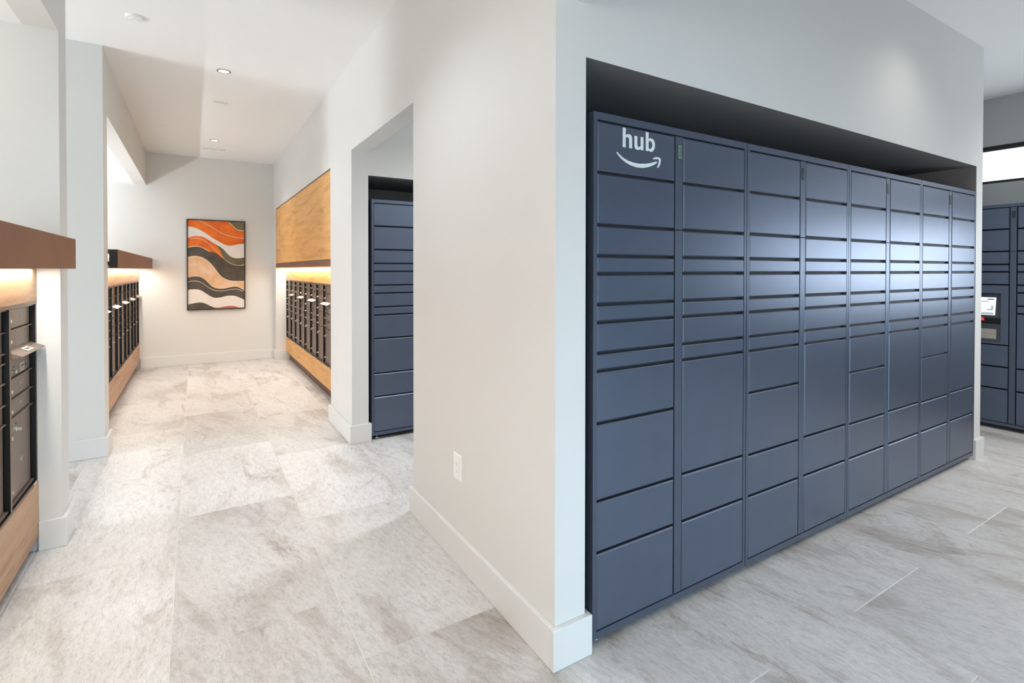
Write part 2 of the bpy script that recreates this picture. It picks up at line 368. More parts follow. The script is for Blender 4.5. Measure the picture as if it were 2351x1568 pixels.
MB().box((XR + 0.055, WY0, WZ0 + 0.028), (XR + 0.061, WY1, WZ1 - 0.045)).obj('pane', SKYM, win)
for i, (a, b) in enumerate(((-2.9, -0.3), (0.3, 1.9))):
    m_ = MB().box((a, YMIN - 0.1, 0), (b, YMIN - 0.04, 0.06)).box((a, YMIN - 0.1, 2.79), (b, YMIN - 0.04, 2.85))
    n_ = 3 if i == 0 else 2
    for q in range(n_ + 1):
        xx = a + (b - a - 0.06) * q / n_; m_.box((xx, YMIN - 0.1, 0.06), (xx + 0.06, YMIN - 0.04, 2.79))
    wi = m_.obj('window_%d' % (i + 2), BLACK, kind='structure')
    MB().box((a, YMIN - 0.075, 0.06), (b, YMIN - 0.069, 2.79)).obj('pane', SKYD, wi)
for ww, (wa, wb) in enumerate(((2.26, 3.62), (-3.5, -1.4))):
    wi = MB().box((XMIN - 0.1, wa, 0), (XMIN - 0.04, wb, 0.06)).box((XMIN - 0.1, wa, 2.54), (XMIN - 0.04, wb, 2.6)).box((XMIN - 0.1, wa, 0), (XMIN - 0.04, wa + 0.06, 2.6)).box((XMIN - 0.1, wb - 0.06, 0), (XMIN - 0.04, wb, 2.6)).obj('window_%d' % (ww + 4), BLACK, kind='structure')
    MB().box((XMIN - 0.075, wa + 0.06, 0.06), (XMIN - 0.069, wb - 0.06, 2.54)).obj('pane', SKYD, wi)

wi = MB().box((XR + 0.02, -2.75, 1.15), (XR + 0.1, -0.75, 1.19)).box((XR + 0.02, -2.75, 1.93), (XR + 0.1, -0.75, 1.97)).box((XR + 0.02, -2.75, 1.19), (XR + 0.1, -2.71, 1.93)).box((XR + 0.02, -0.79, 1.19), (XR + 0.1, -0.75, 1.93)).obj('window_6', BLACK, kind='structure')  # unseen window, put in to give the locker doors their highlight
MB().box((XR + 0.055, -2.71, 1.19), (XR + 0.061, -0.79, 1.93)).obj('pane', SKYD, wi)
# unseen back wall is darkened to cut bounce; right wall is plain grey
# baseboards: boards hugging the walls, mitred as simple lengths
def bb(name, runs):
    m = MB()
    for a, b in runs:
        m.box((a[0], a[1], 0.0005), (b[0], b[1], HB))
    o = m.obj(name, TRIM, kind='structure')
    mod = o.modifiers.new('b', 'BEVEL'); mod.width = 0.0025; mod.segments = 2; mod.limit_method = 'ANGLE'
    return o
bb('baseboard_middle', [((-TB, 0), (0, Y1 + TB)), ((-TB, -TB), (XN + TB, 0)), ((XN, 0), (XN + TB, 0.05)), ((0, Y1), (0.3, Y1 + TB))])
bb('baseboard_middle_end', [((XN2 - TB, -TB), (XE + TB, 0)), ((XE, 0), (XE + TB, Y1)), ((XN2 - TB, 0), (XN2, 0.05))])
bb('baseboard_passage', [((-TB, Y2 - TB), (0, Y3 + TB)), ((0, Y2 - TB), (T + TB, Y2)), ((T, Y2), (T + TB, Y2 + 0.04)), ((0, Y3), (0.1, Y3 + TB))])
bb('baseboard_far_right', [((-TB, Y4 - TB), (0, YF)), ((0, Y4 - TB), (0.22, Y4))])
bb('baseboard_far', [((-1.83, YF - TB), (-TB, YF))])
bb('baseboard_pillar_near', [((-1.838, P1 - TB), (W + TB, P1)), ((W, P1), (W + TB, P1F + TB)), ((-3.4, P1F), (W, P1F + TB))])
bb('baseboard_pillar_far', [((-3.4, P2 - TB), (W + TB, P2)), ((W, P2), (W + TB, P2F + TB)), ((-1.84, P2F), (W, P2F + TB))])

# ------------------------------------------------------------------ parcel lockers
MW = 0.965; ZB = 0.0385; ZT = 2.0915
Z1 = [2.059, 1.857, 1.653, 1.533, 1.463, 1.343, 1.273, 1.153, 1.083, 0.878, 0.574, 0.371, 0.069]
Z2 = [2.059, 1.857, 1.653, 1.533, 1.463, 1.343, 1.273, 1.153, 1.083, 0.580, 0.371, 0.069]
ZK = [2.059, 1.857, 1.653, 1.533, 1.463, 1.343, None, 0.785, 0.580, 0.377, 0.069]
C1 = (0.022, 0.457); C2 = (0.513, 0.944); ST = (0.463, 0.508)
DEP = 0.66
def locker_base(root, cy=0.016):
    MB().box((0.004, cy, ZB), (MW - 0.004, DEP, ZT - 0.002)).obj('carcass', [DARK], root)
    f = MB()
    f.box((0.002, 0, ZB), (0.0205, 0.03, ZT)).box((0.9455, 0, ZB), (MW - 0.002, 0.03, ZT))
    f.box((0.0205, 0, 2.062), (0.9455, 0.03, ZT)).box((0.0205, 0, ZB), (0.9455, 0.03, 0.067))
    f.obj('door_frame', NAVYF, root)
    side = MB().box((0.0, 0.03, ZB), (0.004, DEP, ZT)).box((MW - 0.004, 0.03, ZB), (MW, DEP, ZT))
    side.box((0.004, 0.03, ZT - 0.002), (MW - 0.004, DEP, ZT))
    side.obj('side_panel', NAVYF, root)
    for x, y in ((0.06, 0.06), (MW - 0.06, 0.06), (0.06, DEP - 0.06), (MW - 0.06, DEP - 0.06)):
        MB().cyl((x, y, 0.0), 0.022, 0.010, n=16, r2=0.019).cyl((x, y, 0.010), 0.007, ZB - 0.010, n=10).obj('levelling_foot', STEEL, root)
    MB().door(ST[0], ST[1], 1.655, 2.058, 0.0, 0.014, 0.0015).obj('centre_strip', NAVYF, root)
    MB().door(ST[0], ST[1], 0.071, 1.652, 0.0, 0.014, 0.0015).obj('centre_strip', NAVYF, root)
door_cache = {}
def locker_doors(root, col, zs):
    x0, x1 = col
    for a, b in zip(zs[:-1], zs[1:]):
        if a is None or b is None: continue
        key = (x0, round(a - b, 3))
        top, bot = a - 0.003, b + 0.008
        if b < 0.08: bot = b + 0.001
        h = top - bot; key = (round(x1 - x0, 3), round(h, 3))
        if key not in door_cache: door_cache[key] = MB().door(0, x1 - x0, 0, h, -0.001, 0.014, 0.0045).mesh('locker_door', NAVY)
        ob('locker_door', door_cache[key], root, (x0, 0, bot))
def plate(root, m):
    p = []
    x0, x1, z0, z1, c = 0.4725, 0.4995, 1.960, 2.022, 0.004
    pts = [(x0 + c, z0), (x1 - c, z0), (x1, z0 + c), (x1, z1 - c), (x1 - c, z1), (x0 + c, z1), (x0, z1 - c), (x0, z0 + c)]
    MB().poly([[(x - (0.0012 if x < .486 else -.0012), z - (0.0012 if z < 1.99 else -.0012)) for x, z in pts]], -0.0008, 0.002).obj('reader_recess', BLACK, root)
    r = MB().poly([pts], -0.0016, 0.002).obj('reader_plate', m, root)
    if m is CIRC:
        MB().cyl((0.486, -0.0026, 2.0165), 0.0024, 0.001, 'y', 10).obj('screw', CHROME, r); MB().cyl((0.486, -0.0026, 1.9655), 0.0024, 0.001, 'y', 10).obj('screw', CHROME, r)
GRP = 'navy parcel lockers in the recess of the middle wall'
protoA = empty('parcel_locker', (0.1735, -0.008, 0), label='navy parcel locker tower with white lettering and arrow on its top left door', category='parcel locker', group=GRP)
locker_base(protoA); locker_doors(protoA, C1, Z1); locker_doors(protoA, C2, Z2)
clean = copy_tree(protoA)
clean.location = (0.1735 + MW, -0.008, 0); clean['label'] = 'second navy locker tower from the lettered one, in the middle wall recess'
plate(protoA, CIRC); plate(clean, PLATED)
for k in (2, 3):
    c_ = copy_tree(clean); c_.location = (0.1735 + MW * k, -0.008, 0)
    c_['label'] = ['', '', 'third navy locker tower, between the second and the wall end tower', 'navy locker tower at the right end of the middle wall recess'][k]
# lettering on the top left door (lettering and arrow, flat vinyl)
hh = [(0.1517, 2.0487), (0.1643, 2.0496), (0.1671, 2.048), (0.1672, 2.0207), (0.1735, 2.0242), (0.1817, 2.0267), (0.1909, 2.0266), (0.1983, 2.0229), (0.2023, 2.0154), (0.2027, 1.9717), (0.1865, 1.9711), (0.186, 2.0065), (0.1836, 2.0122), (0.1772, 2.014), (0.1709, 2.0125), (0.1672, 2.01), (0.1674, 1.9714), (0.1515, 1.9714)]
uu = [(0.2153, 2.0246), (0.2317, 2.0248), (0.2319, 1.9882), (0.2347, 1.9832), (0.2413, 1.9819), (0.2488, 1.9849), (0.2503, 1.9878), (0.2501, 2.0248), (0.2663, 2.0254), (0.2665, 1.9719), (0.2527, 1.9711), (0.2504, 1.9753), (0.2432, 1.9713), (0.2338, 1.9698), (0.2235, 1.9709), (0.2179, 1.9756), (0.2155, 1.9861)]
b1 = [(0.2795, 2.0491), (0.2959, 2.0493), (0.2961, 2.0232), (0.3022, 2.0258), (0.311, 2.027), (0.3208, 2.0251), (0.3286, 2.0186), (0.3332, 2.008), (0.3333, 1.9956), (0.3298, 1.984), (0.322, 1.9747), (0.3132, 1.9706), (0.3045, 1.9708), (0.2957, 1.9757), (0.2938, 1.9717), (0.2799, 1.9721)]
b2 = [(0.2961, 2.0122), (0.3023, 2.0147), (0.3091, 2.0146), (0.315, 2.0105), (0.3176, 2.0019), (0.3161, 1.9906), (0.3112, 1.9845), (0.3044, 1.982), (0.2976, 1.9828), (0.2963, 1.9847)]
sm = [(0.1169, 1.9469), (0.1216, 1.9484), (0.1355, 1.9388), (0.1555, 1.9279), (0.1797, 1.9203), (0.2084, 1.9154), (0.2416, 1.9145), (0.2754, 1.9178), (0.3097, 1.9246), (0.3424, 1.935), (0.3459, 1.9326), (0.3446, 1.9278), (0.3228, 1.9162), (0.2925, 1.9053), (0.2627, 1.8991), (0.2291, 1.8978), (0.1961, 1.9027), (0.1676, 1.9115), (0.1435, 1.9236), (0.1236, 1.9389)]
ar = [(0.3204, 1.9437), (0.3291, 1.9499), (0.3445, 1.9532), (0.3599, 1.9528), (0.368, 1.9475), (0.368, 1.935), (0.3623, 1.9204), (0.3535, 1.9095), (0.3482, 1.9081), (0.3469, 1.911), (0.3534, 1.9241), (0.3569, 1.9369), (0.3555, 1.9445), (0.3489, 1.9453), (0.3357, 1.9432), (0.3226, 1.9418)]
for nm, lp in (('letter', [hh]), ('letter', [uu]), ('letter', [b1, b2]), ('smile_stroke', [sm]), ('arrow_head', [ar])):
    MB().poly(lp, -0.0018, 0.0012).obj(nm, DECAL, protoA)
# towers in the passage recess
for k in range(2):
    c_ = copy_tree(clean); c_.location = (0.166 + MW * k, Y2 - 0.008, 0)
    c_['label'] = ('navy locker tower seen through the wall opening beside the corridor', 'navy locker tower hidden deeper in the passage behind the opening')[k]
    c_['group'] = 'navy parcel lockers in the passage'
# bank on the right wall, one tower with a touch screen
X2 = 5.2305
kio = empty('parcel_locker', (X2, 0.5615, 0), -math.pi / 2, label='dark navy locker tower with touch screen and keypad at the right edge', category='parcel locker', group='navy parcel lockers on the right wall')
locker_base(kio, 0.062); locker_doors(kio, C1, ZK); locker_doors(kio, C2, Z2); plate(kio, PLATED)
kz0, kz1 = 0.793, 1.340
K = MB()      # kiosk surround with a deep opening, local x is distance from the left
kx0, kx1 = C1; ox0, ox1 = 0.060, 0.4035; oz0, oz1 = 0.808, 1.268
K.box((kx0, 0, kz0), (ox0, 0.06, kz1)).box((ox1, 0, kz0), (kx1, 0.06, kz1)).box((ox0, 0, oz1), (ox1, 0.06, kz1)).box((ox0, 0, kz0), (ox1, 0.06, oz0))
K.obj('screen_surround', NAVY, kio)
q = MB(); n0 = 0
def slab(m, x0, x1, p0, p1, t):
    """inclined slab between (y,z) points p0 (bottom) and p1 (top)"""
    d = Vector((0, p1[0] - p0[0], p1[1] - p0[1])).normalized(); nn = Vector((0, d.z, -d.y)) * t
    b = len(m.v)
    for (y, z) in (p0, p1):
        for x in (x0, x1): m.v.append((x, y, z))
    for (y, z) in (p0, p1):
        for x in (x0, x1): m.v.append((x, y + nn.y, z + nn.z))
    for f in ((0, 1, 3, 2), (4, 6, 7, 5), (0, 4, 5, 1), (2, 3, 7, 6), (0, 2, 6, 4), (1, 5, 7, 3)):
        m.f.append(tuple(b + i for i in f)); m.mi.append(m.m)
    return m
slab(MB(), ox0, ox1, (0.004, 1.036), (0.046, oz1), 0.004).obj('screen_panel', KIOSK, kio)
SY = lambda z: 0.004 + (z - 1.036) / (oz1 - 1.036) * 0.042 - 0.001
scr = slab(MB(), 0.100, 0.362, (SY(1.060), 1.060), (SY(1.226), 1.226), 0.003).obj('touch_screen', SCREEN, kio)
for (a, b, z0, z1, mm) in ((0.300, 0.346, 1.203, 1.211, SCREEND), (0.13, 0.312, 1.182, 1.190, SCREENG), (0.105, 0.358, 1.155, 1.1565, SCREENG),
                           (0.330, 0.345, 1.115, 1.150, SCREENG), (0.300, 0.345, 1.104, 1.118, SCREENG), (0.105, 0.350, 1.066, 1.084, SCREENG)):
    f_ = lambda z: SY(z) - 0.0008
    slab(MB(), a, b, (f_(z0), z0), (f_(z1), z1), 0.001).obj('screen_mark', mm, scr)
MB().box((ox0, 0.050, 0.979), (ox1, 0.055, 1.045)).obj('scanner_slot', BLACK, kio)
MB().poly([[(0.235, 1.005), (0.275, 1.005), (0.268, 1.03), (0.245, 1.03)]], 0.030, 0.019).obj('scanner_light', REDL, kio)
kp = slab(MB(), ox0, ox1, (0.002, oz0), (0.012, 0.979), 0.003).obj('keypad_panel', KIOSK, kio)
fy = lambda z: 0.002 + (z - oz0) / (0.979 - oz0) * 0.010
pad = slab(MB(), 0.175, 0.372, (fy(0.838) - 0.0015, 0.838), (fy(0.930) - 0.0015, 0.930), 0.003).obj('keypad', STEEL, kp)
for r_ in range(4):
    z = 0.848 + r_ * 0.0215
    for c_i in range(5):
        x = 0.182 + c_i * 0.030
        if c_i == 4: x0_, x1_ = 0.305, 0.362
        else: x0_, x1_ = x, x + 0.020
        if c_i == 3: x0_, x1_ = 0.272, 0.292
        slab(MB(), x0_, x1_, (fy(z) - 0.0035, z), (fy(z + .012) - 0.0035, z + 0.012), 0.002).obj('key', PLATE, kp)
cl2 = None
for k, (yy, lb) in enumerate(((0.5615 + MW, 'dark navy locker tower on the right wall, hidden behind the wall end'),)):
    c_ = copy_tree(clean); c_.location = (X2, yy, 0); c_.rotation_euler = (0, 0, -math.pi / 2); c_['label'] = lb; c_['group'] = 'navy parcel lockers on the right wall'

lc = empty('low_cabinet', (X2 + 0.1, -0.80, 0), -math.pi / 2, label='low dark cabinet under the window of the right wall, outside the frame', category='cabinet')  # unseen cabinet added to darken what the locker doors reflect
MB().box((0, 0.02, 0.05), (1.9, 0.5, 0.98)).box((0, 0, 0.98), (1.9, 0.5, 1.0)).box((0.03, 0.06, 0), (1.87, 0.48, 0.05)).obj('body', NAVYF, lc)
for k in range(4): MB().door(0.005 + 0.474 * k, 0.473 + 0.474 * k, 0.06, 0.97, 0, 0.018, 0.003).obj('door', NAVY, lc)
# ------------------------------------------------------------------ mailboxes
FZ0, FZ1 = 0.367, 1.316
ROWS2 = [(1.290, 1.199), (1.195, 1.104), None, (1.056, 0.970), (0.966, 0.873), (0.869, 0.786), (0.782, 0.392)]
ROWS1 = [(1.290, 1.199), (1.195, 1.104), (1.100, 1.060), (1.056, 0.970), (0.966, 0.873), (0.869, 0.786), (0.782, 0.392)]
DY = 0.024
numcache = {}
def number(txt, size=0.020):
    if (txt, size) not in numcache:
        me = text_mesh(txt, size); me.materials.append(NUMC); numcache[(txt, size)] = me
    return numcache[(txt, size)]
mcache = {}
def cached(key, fn):
    if key not in mcache: mcache[key] = fn()
    return mcache[key]
def lock_at(parent, x, z):
    me = cached('lock', lambda: MB().cyl((0, -0.004, 0), 0.0105, 0.004, 'y', 14).cyl((0, -0.016, 0), 0.0085, 0.012, 'y', 14).box((-0.0015, -0.019, -0.007), (0.0015, -0.016, 0.007)).mesh('lock', CHROME))
    ob('lock', me, parent, (x, DY, z))
def module(loc, rz, wid, ml, nums, label, group):
    root = empty('mailbox_unit', loc, rz, label=label, category='mailbox', group=group)
    mr = ml + 0.020; e = 0.009
    def fr():
        f = MB()
        f.box((0.0005, 0, FZ0), (e, 0.05, FZ1)).box((wid - e, 0, FZ0), (wid - 0.0005, 0.05, FZ1))
        f.box((e, 0, 1.300), (wid - e, 0.05, FZ1)).box((e, 0, FZ0), (wid - e, 0.05, 0.379))
        f.box((ml, 0.002, 0.379), (mr, 0.05, 1.300))
        return f.mesh('frame', BRONZE)
    ob('frame', cached(('fr', wid, ml), fr), root)
    for a, b, rows in ((e, ml, ROWS1), (mr, wid - e, ROWS2)):
        zz = [1.197, 1.102, 1.058, 0.968, 0.871, 0.784] if rows is ROWS1 else [1.197, 1.104, 0.968, 0.871, 0.784]
        for z0_, z1_, yf_, bb_ in [(1.293, 1.300, 0.011, b), (0.385, 0.390, 0.011, b)] + [(z - 0.003, z + 0.002, 0.015, b - 0.004) for z in zz]:
            ob('ledge', cached(('lg', round(bb_ - a, 4), round(z1_ - z0_, 4), yf_), lambda: MB().box((0, yf_, 0), (bb_ - a, 0.033, z1_ - z0_)).mesh('ledge', BRONZE)), root, (a, 0, z0_))
    def back():
        f = MB(); f.box((e, 0.034, 0.379), (wid - e, 0.4, 1.300))
        for a, b in ((e, ml), (mr, wid - e)):      # black reveals at the sides of each column
            f.box((a, 0.004, 0.379), (a + 0.001, 0.034, 1.300)).box((b - 0.0012, 0.003, 0.379), (b, 0.034, 1.300))
            f.box((a, 0.003, 0.379), (b, 0.034, 0.3802))
        return f.mesh('housing', BRONZED)
    ob('housing', cached(('bk', wid, ml), back), root)
    k = 0
    for ci, (a, b, rows) in enumerate(((e + 0.004, ml - 0.016, ROWS1), (mr + 0.004, wid - e - 0.016, ROWS2))):
        for ri, r_ in enumerate(rows):
            if r_ is None: continue
            zt, zb = r_
            nm = 'mailbox_door' if ri < 6 else 'parcel_door'
            if ci == 1 and ri == 3: nm = 'master_door'
            if ci == 0 and ri == 2: nm = 'filler_panel'
            d = ob(nm, cached(('d', round(b - a, 4), zt, zb), lambda: MB().door(0, b - a, zb + 0.0035, zt, DY, 0.009, 0.0012).mesh('mailbox_door', BRONZE)), root, (a, 0, 0))
            wd = b - a
            if nm == 'mailbox_door':
                lock_at(d, 0.036, (zt + zb) / 2 - 0.004)
                n_ = nums[k % len(nums)]; k += 1
                ob('number', number(n_), d, (wd * 0.60, DY - 0.0006, (zt + zb) / 2 + 0.003))
            elif nm == 'parcel_door':
                lock_at(d, 0.036, 0.700); 
                ob('lock', cached('klock', lambda: MB().cyl((0, -0.010, 0), 0.010, 0.010, 'y', 12).box((-0.002, -0.028, -0.007), (0.002, -0.010, 0.007)).mesh('lock', CHROME)), d, (0.125, DY, 0.724))
                lock_at(d, 0.036, 0.450)
                for hx, hz in ((0.095, 0.742), (0.16, 0.745), (0.16, 0.707), (0.095, 0.707)):
                    ob('drill_hole', cached('hole', lambda: MB().cyl((0, -0.0008, 0), 0.0062, 0.001, 'y', 12).mesh('drill_hole', BLACK)), d, (hx, DY, hz))
                ob('number', number(nums[(k) % len(nums)][0] + 'P' if not nums[0].startswith('36') else ('80P' if ci else '7P'), 0.028), d, (wd * 0.60, DY - 0.0006, 0.548))
            elif nm == 'master_door':
                ob('label_plate', cached('mp', lambda: MB().box((-0.042, -0.0012, -0.022), (0.042, 0, 0.022)).mesh('label_plate', PLATE)), d, (wd * 0.66, DY, 1.000))
                t_ = number('US MAIL', 0.018)
                if 'usm' not in mcache:
                    mm_ = t_.copy(); mm_.materials.clear(); mm_.materials.append(INK); mcache['usm'] = mm_
                ob('lettering', mcache['usm'], d, (wd * 0.66, DY - 0.0015, 1.005))
                ob('rule', cached('rl', lambda: MB().box((-0.036, -0.0016, -0.0006), (0.036, -0.0010, 0.0006)).mesh('rule', INK)), d, (wd * 0.66, DY, 0.991))
                lock_at(d, 0.10, 1.0)
                for hx, hz in ((0.068, 1.018), (0.136, 1.018), (0.136, 0.984), (0.068, 0.984), (wd * 0.66 + 0.062, 1.002)):
                    ob('drill_hole', cached('hole', lambda: 0), d, (hx, DY, hz))
    # open letter slot hood above the master door
    fa, fb = mr + 0.006, wid - e - 0.004
    fl_ = MB(); slab(fl_, fa, fb, (-0.036, 1.080), (0.026, 1.108), 0.004)
    # side cheeks
    for x in (fa, fb - 0.002):
        b0 = len(fl_.v)
        for xx in (x, x + 0.002): fl_.v += [(xx, 0.026, 1.104), (xx, -0.034, 1.077), (xx, 0.026, 1.066)]
        fl_.f += [(b0, b0 + 1, b0 + 2), (b0 + 3, b0 + 5, b0 + 4), (b0, b0 + 3, b0 + 4, b0 + 1), (b0 + 1, b0 + 4, b0 + 5, b0 + 2), (b0 + 2, b0 + 5, b0 + 3, b0)]
        fl_.mi += [0] * 5
    h_ = fl_.obj('mail_slot_hood', BRONZE, root)
    lx = (fa + fb) / 2
    lb_ = slab(MB(), lx - 0.052, lx + 0.052, (-0.024, 1.0870), (0.004, 1.0997), 0.0008)
    lb_.v = [(x, y, z + 0.0012) for x, y, z in lb_.v]
    l_ = lb_.obj('slot_label', LABEL, h_)
    lt = slab(MB(), lx - 0.036, lx + 0.036, (-0.016, 1.0906), (-0.004, 1.0961), 0.0004); lt.v = [(x, y, z + 0.0021) for x, y, z in lt.v]
    lt.obj('slot_label_print', INK, h_)
    ob('rating_sticker', cached('rs', lambda: MB().box((0, -0.001, 0), (0.05, 0, 0.011)).mesh('rating_sticker', LABEL)), root, (wid - 0.075, 0, FZ0))
    return root
XL = -1.8465
cnt = 0
for k in range(4):
    y0 = 7.694 - 0.8165 * k
    names = ['first mailbox unit on the right of the corridor, next to the far wall', 'second bronze mailbox unit from the far wall, right side of corridor', 'third bronze mailbox unit from the far wall, right side of corridor', 'nearest bronze mailbox unit on the right of the corridor, beside the white pier']
    nums = [['20%d' % ((k * 10 + q) % 10 + 1) if False else str(201 + k * 10 + q) for q in range(10)]][0]
    module((0.153, y0, 0), -math.pi / 2, 0.8165, 0.402, nums, names[k], 'bronze mailbox units under the oak panels on the right')
for k in range(5):
    y0 = P2F + 0.002 + 0.8165 * k
    names = ['bronze mailbox unit hidden behind the far pillar in the left alcove', 'nearest visible mailbox unit in the left alcove, beside the pillar edge', 'second visible mailbox unit in the left alcove', 'third visible mailbox unit in the left alcove, one from the far wall', 'mailbox unit in the left alcove touching the far wall'][k]
    module((XL, y0, 0), math.pi / 2, 0.8165, 0.372, [str(301 + k * 10 + q) for q in range(10)], names, 'bronze mailbox units in the left alcove')
for k in range(2):
    y0 = P1 - 0.001 - 0.8165 * (k + 1)
    module((-1.842, y0, 0), math.pi / 2, 0.8165, 0.362, ['360', '361', '362', '363', '364', '366', '367', '368', '369', '369'],
           ('large bronze mailbox unit at the left edge, beside the near pillar', 'bronze mailbox unit left of the frame, away from the near pillar')[k], 'bronze mailbox units of the near bank')

# joinery around the mailbox banks: lower panels, splashback panels, recessed plinth, fascia
def joinery(name, label, loc, rz, length, wd, seams, z_open, d_back, plinth_z=0.128):
    root = empty(name, loc, rz, label=label, category='wall panelling')
    xs = [0] + seams + [length]
    for a, b in zip(xs[:-1], xs[1:]):
        MB().door(a + 0.001, b - 0.001, plinth_z, FZ0 - 0.001, 0, 0.018, 0.001).obj('lower_panel', wd, root)
        MB().door(a + 0.001, b - 0.001, FZ1 + 0.001, z_open, 0, 0.018, 0.001).obj('splashback_panel', wd, root)
    MB().box((0.001, 0.055, 0), (length - 0.001, 0.07, plinth_z)).obj('plinth', BRONZEB, root)
    return root
# local x runs left to right when facing the bank
joinery('mailbox_housing', 'oak panelling above and below the mailboxes on the right of the corridor', (0.150, Y4 - 0.001, 0), -math.pi / 2, Y4 - Y3 - 0.002, WOODR, [2.046], 1.553, 0.4)
joinery('mailbox_housing', 'brownish oak panelling around the mailboxes of the left alcove', (XL + 0.003, P2F + 0.001, 0), math.pi / 2, YF - P2F - 0.002, WOODL, [2.04], 1.52, 0.4, 0.10)
joinery('mailbox_housing', 'oak panelling around the near mailboxes at the left edge of the view', (-1.839, P1 - 0.001 - 2.9, 0), math.pi / 2, 2.9, WOODL, [1.4], 1.52, 0.4, 0.078)
# filler at the hidden end of the right bank
o = MB().box((0.153, Y3 + 0.001, FZ0), (0.17, 7.694 - 4 * 0.8165 - 0.001, FZ1)).obj('filler_panel', BRONZED); o['label'] = 'black filler panel at the near end of the right mailboxes'; o['category'] = 'panel'
# deep tops behind the two left banks (the housing shelf that carries the up-lights)
for nm, (a, b) in (('housing_shelf', (P2F + 0.001, YF - 0.001)), ('housing_shelf', (P1 - 2.9, P1 - 0.001))):
    o = MB().box((XB + 0.001, a, 1.56), (-1.86, b, 1.62)).box((XB + 0.001, a, 0), (XB + 0.05, b, 1.56)).obj(nm, PAINT)
    o['label'] = 'white shelf on top of the %s mailbox housing' % ('left alcove' if a > 3 else 'near'); o['category'] = 'shelf'
# fascias
r1 = empty('light_fascia', (0, Y4, 0), label='brown metal fascia with strip light above the right mailboxes', category='light fascia')
for a, b in ((Y3 + 0.002, 5.803), (5.806, Y4 - 0.001)):
    MB().box((0.0, a - Y4, 1.514), (0.03, b - Y4, 1.583)).obj('fascia_board', BRONZEB, r1)
MB().box((0.03, Y3 + 0.002 - Y4, 1.548), (0.149, -0.001, 1.5535)).obj('soffit_board', BRONZEB, r1)
MB().box((0.088, Y3 + 0.05 - Y4, 1.536), (0.122, -0.05, 1.548)).obj('strip_lens', LEDM, r1)
def left_fascia(y0, y1, zb, zt, label, cap=None):
    r_ = empty('light_fascia', (W, y0, 0), label=label, category='light fascia')
    MB().box((0.045, 0, zb), (0.065, y1 - y0, zt)).obj('fascia_board', BRONZEB, r_)
    MB().box((-0.094, 0, zt - 0.03), (0.045, y1 - y0, zt)).obj('top_board', BRONZEB, r_)
    MB().box((-0.09, 0.06, zt - 0.045), (-0.056, y1 - y0 - 0.06, zt - 0.03)).obj('strip_lens', LEDM, r_)
    if cap: MB().box((0.008, -0.004, zb), (0.065, 0, zt)).obj('end_cap', CAPBLK, r_)
    return r_
left_fascia(P2F + 0.006, YF - 0.001, 1.496, 1.648, 'brown fascia with black end cap above the left alcove mailboxes', 1)
left_fascia(P1 - 2.9, P1 - 0.002, 1.484, 1.643, 'large brown fascia with glowing strip at the left edge')

# oak wall panels above the right fascia
wr = empty('wall_panelling', (0.004, Y4, 0), -math.pi / 2, label='large oak veneer wall panels above the right mailboxes', category='wall panelling')
for a, b in ((0.004, 1.963), (1.966, 3.998)):
    MB().door(a, b, 1.585, 2.462, 0, 0.02, 0.0012).obj('veneer_panel', WOODR, wr)
MB().box((0.002, 0.004, 2.462), (4.0, 0.03, 2.4755)).obj('shadow_gap_trim', BRONZEB, wr)

# ------------------------------------------------------------------ painting
px0, px1, pz0, pz1 = -1.2385, -0.4340, 0.8485, 2.2655
pr_ = empty('painting', (0, YF, 0), label='framed abstract painting of orange, cream and charcoal waves on the far wall', category='painting')
fw = 0.014
MB().box((px0, -0.045, pz0), (px0 + fw, -0.001, pz1)).box((px1 - fw, -0.045, pz0), (px1, -0.001, pz1)).box((px0 + fw, -0.045, pz0), (px1 - fw, -0.001, pz0 + fw)).box((px0 + fw, -0.045, pz1 - fw), (px1 - fw, -0.001, pz1)).obj('frame', mat('frame_black', (42, 34, 30), 0.4), pr_)
def crv(pts):
    P = [((x - 192) / 768, y) for x, y in pts]
    out = []
    for s_, y in P:
        t0, b0 = 155 + 25 * s_, 1375 - 23 * s_
        out.append((s_, (y - t0) / (b0 - t0)))
    def f(s_):
        if s_ <= out[0][0]: return out[0][1]
        if s_ >= out[-1][0]: return out[-1][1]
        for i in range(len(out) - 1):
            if out[i][0] <= s_ <= out[i + 1][0]:
                p1, p2 = out[i], out[i + 1]; p0 = out[max(i - 1, 0)]; p3 = out[min(i + 2, len(out) - 1)]
                h = p2[0] - p1[0]; t = (s_ - p1[0]) / h
                m1 = (p2[1] - p0[1]) / max(p2[0] - p0[0], 1e-6) * h; m2 = (p3[1] - p1[1]) / max(p3[0] - p1[0], 1e-6) * h
                return (2 * t**3 - 3 * t**2 + 1) * p1[1] + (t**3 - 2 * t**2 + t) * m1 + (-2 * t**3 + 3 * t**2) * p2[1] + (t**3 - t**2) * m2
    return f, out[0][0], out[-1][0]
const = lambda v: (lambda s_: v)
thin0 = crv([(310, 155), (400, 190), (500, 245), (620, 320), (720, 360), (830, 388), (960, 405)])
olv = crv([(745, 180), (790, 220), (850, 275), (900, 295), (960, 298)])
q1 = crv([(192, 247), (250, 250), (320, 275), (400, 318), (480, 370), (560, 420), (640, 465), (700, 492), (760, 503), (820, 495), (880, 480), (960, 475)])
q2 = crv([(192, 405), (250, 382), (310, 374), (380, 382), (440, 410), (520, 460), (590, 500), (640, 530), (700, 585), (740, 630), (790, 662), (850, 674), (910, 672), (960, 663)])
q3 = crv([(192, 530), (250, 519), (310, 515), (370, 526), (430, 558), (480, 585), (530, 592), (580, 612), (640, 660), (690, 695), (750, 737), (810, 762), (870, 773), (960, 766)])
oo = crv([(560, 485), (610, 550), (650, 625), (692, 697)])
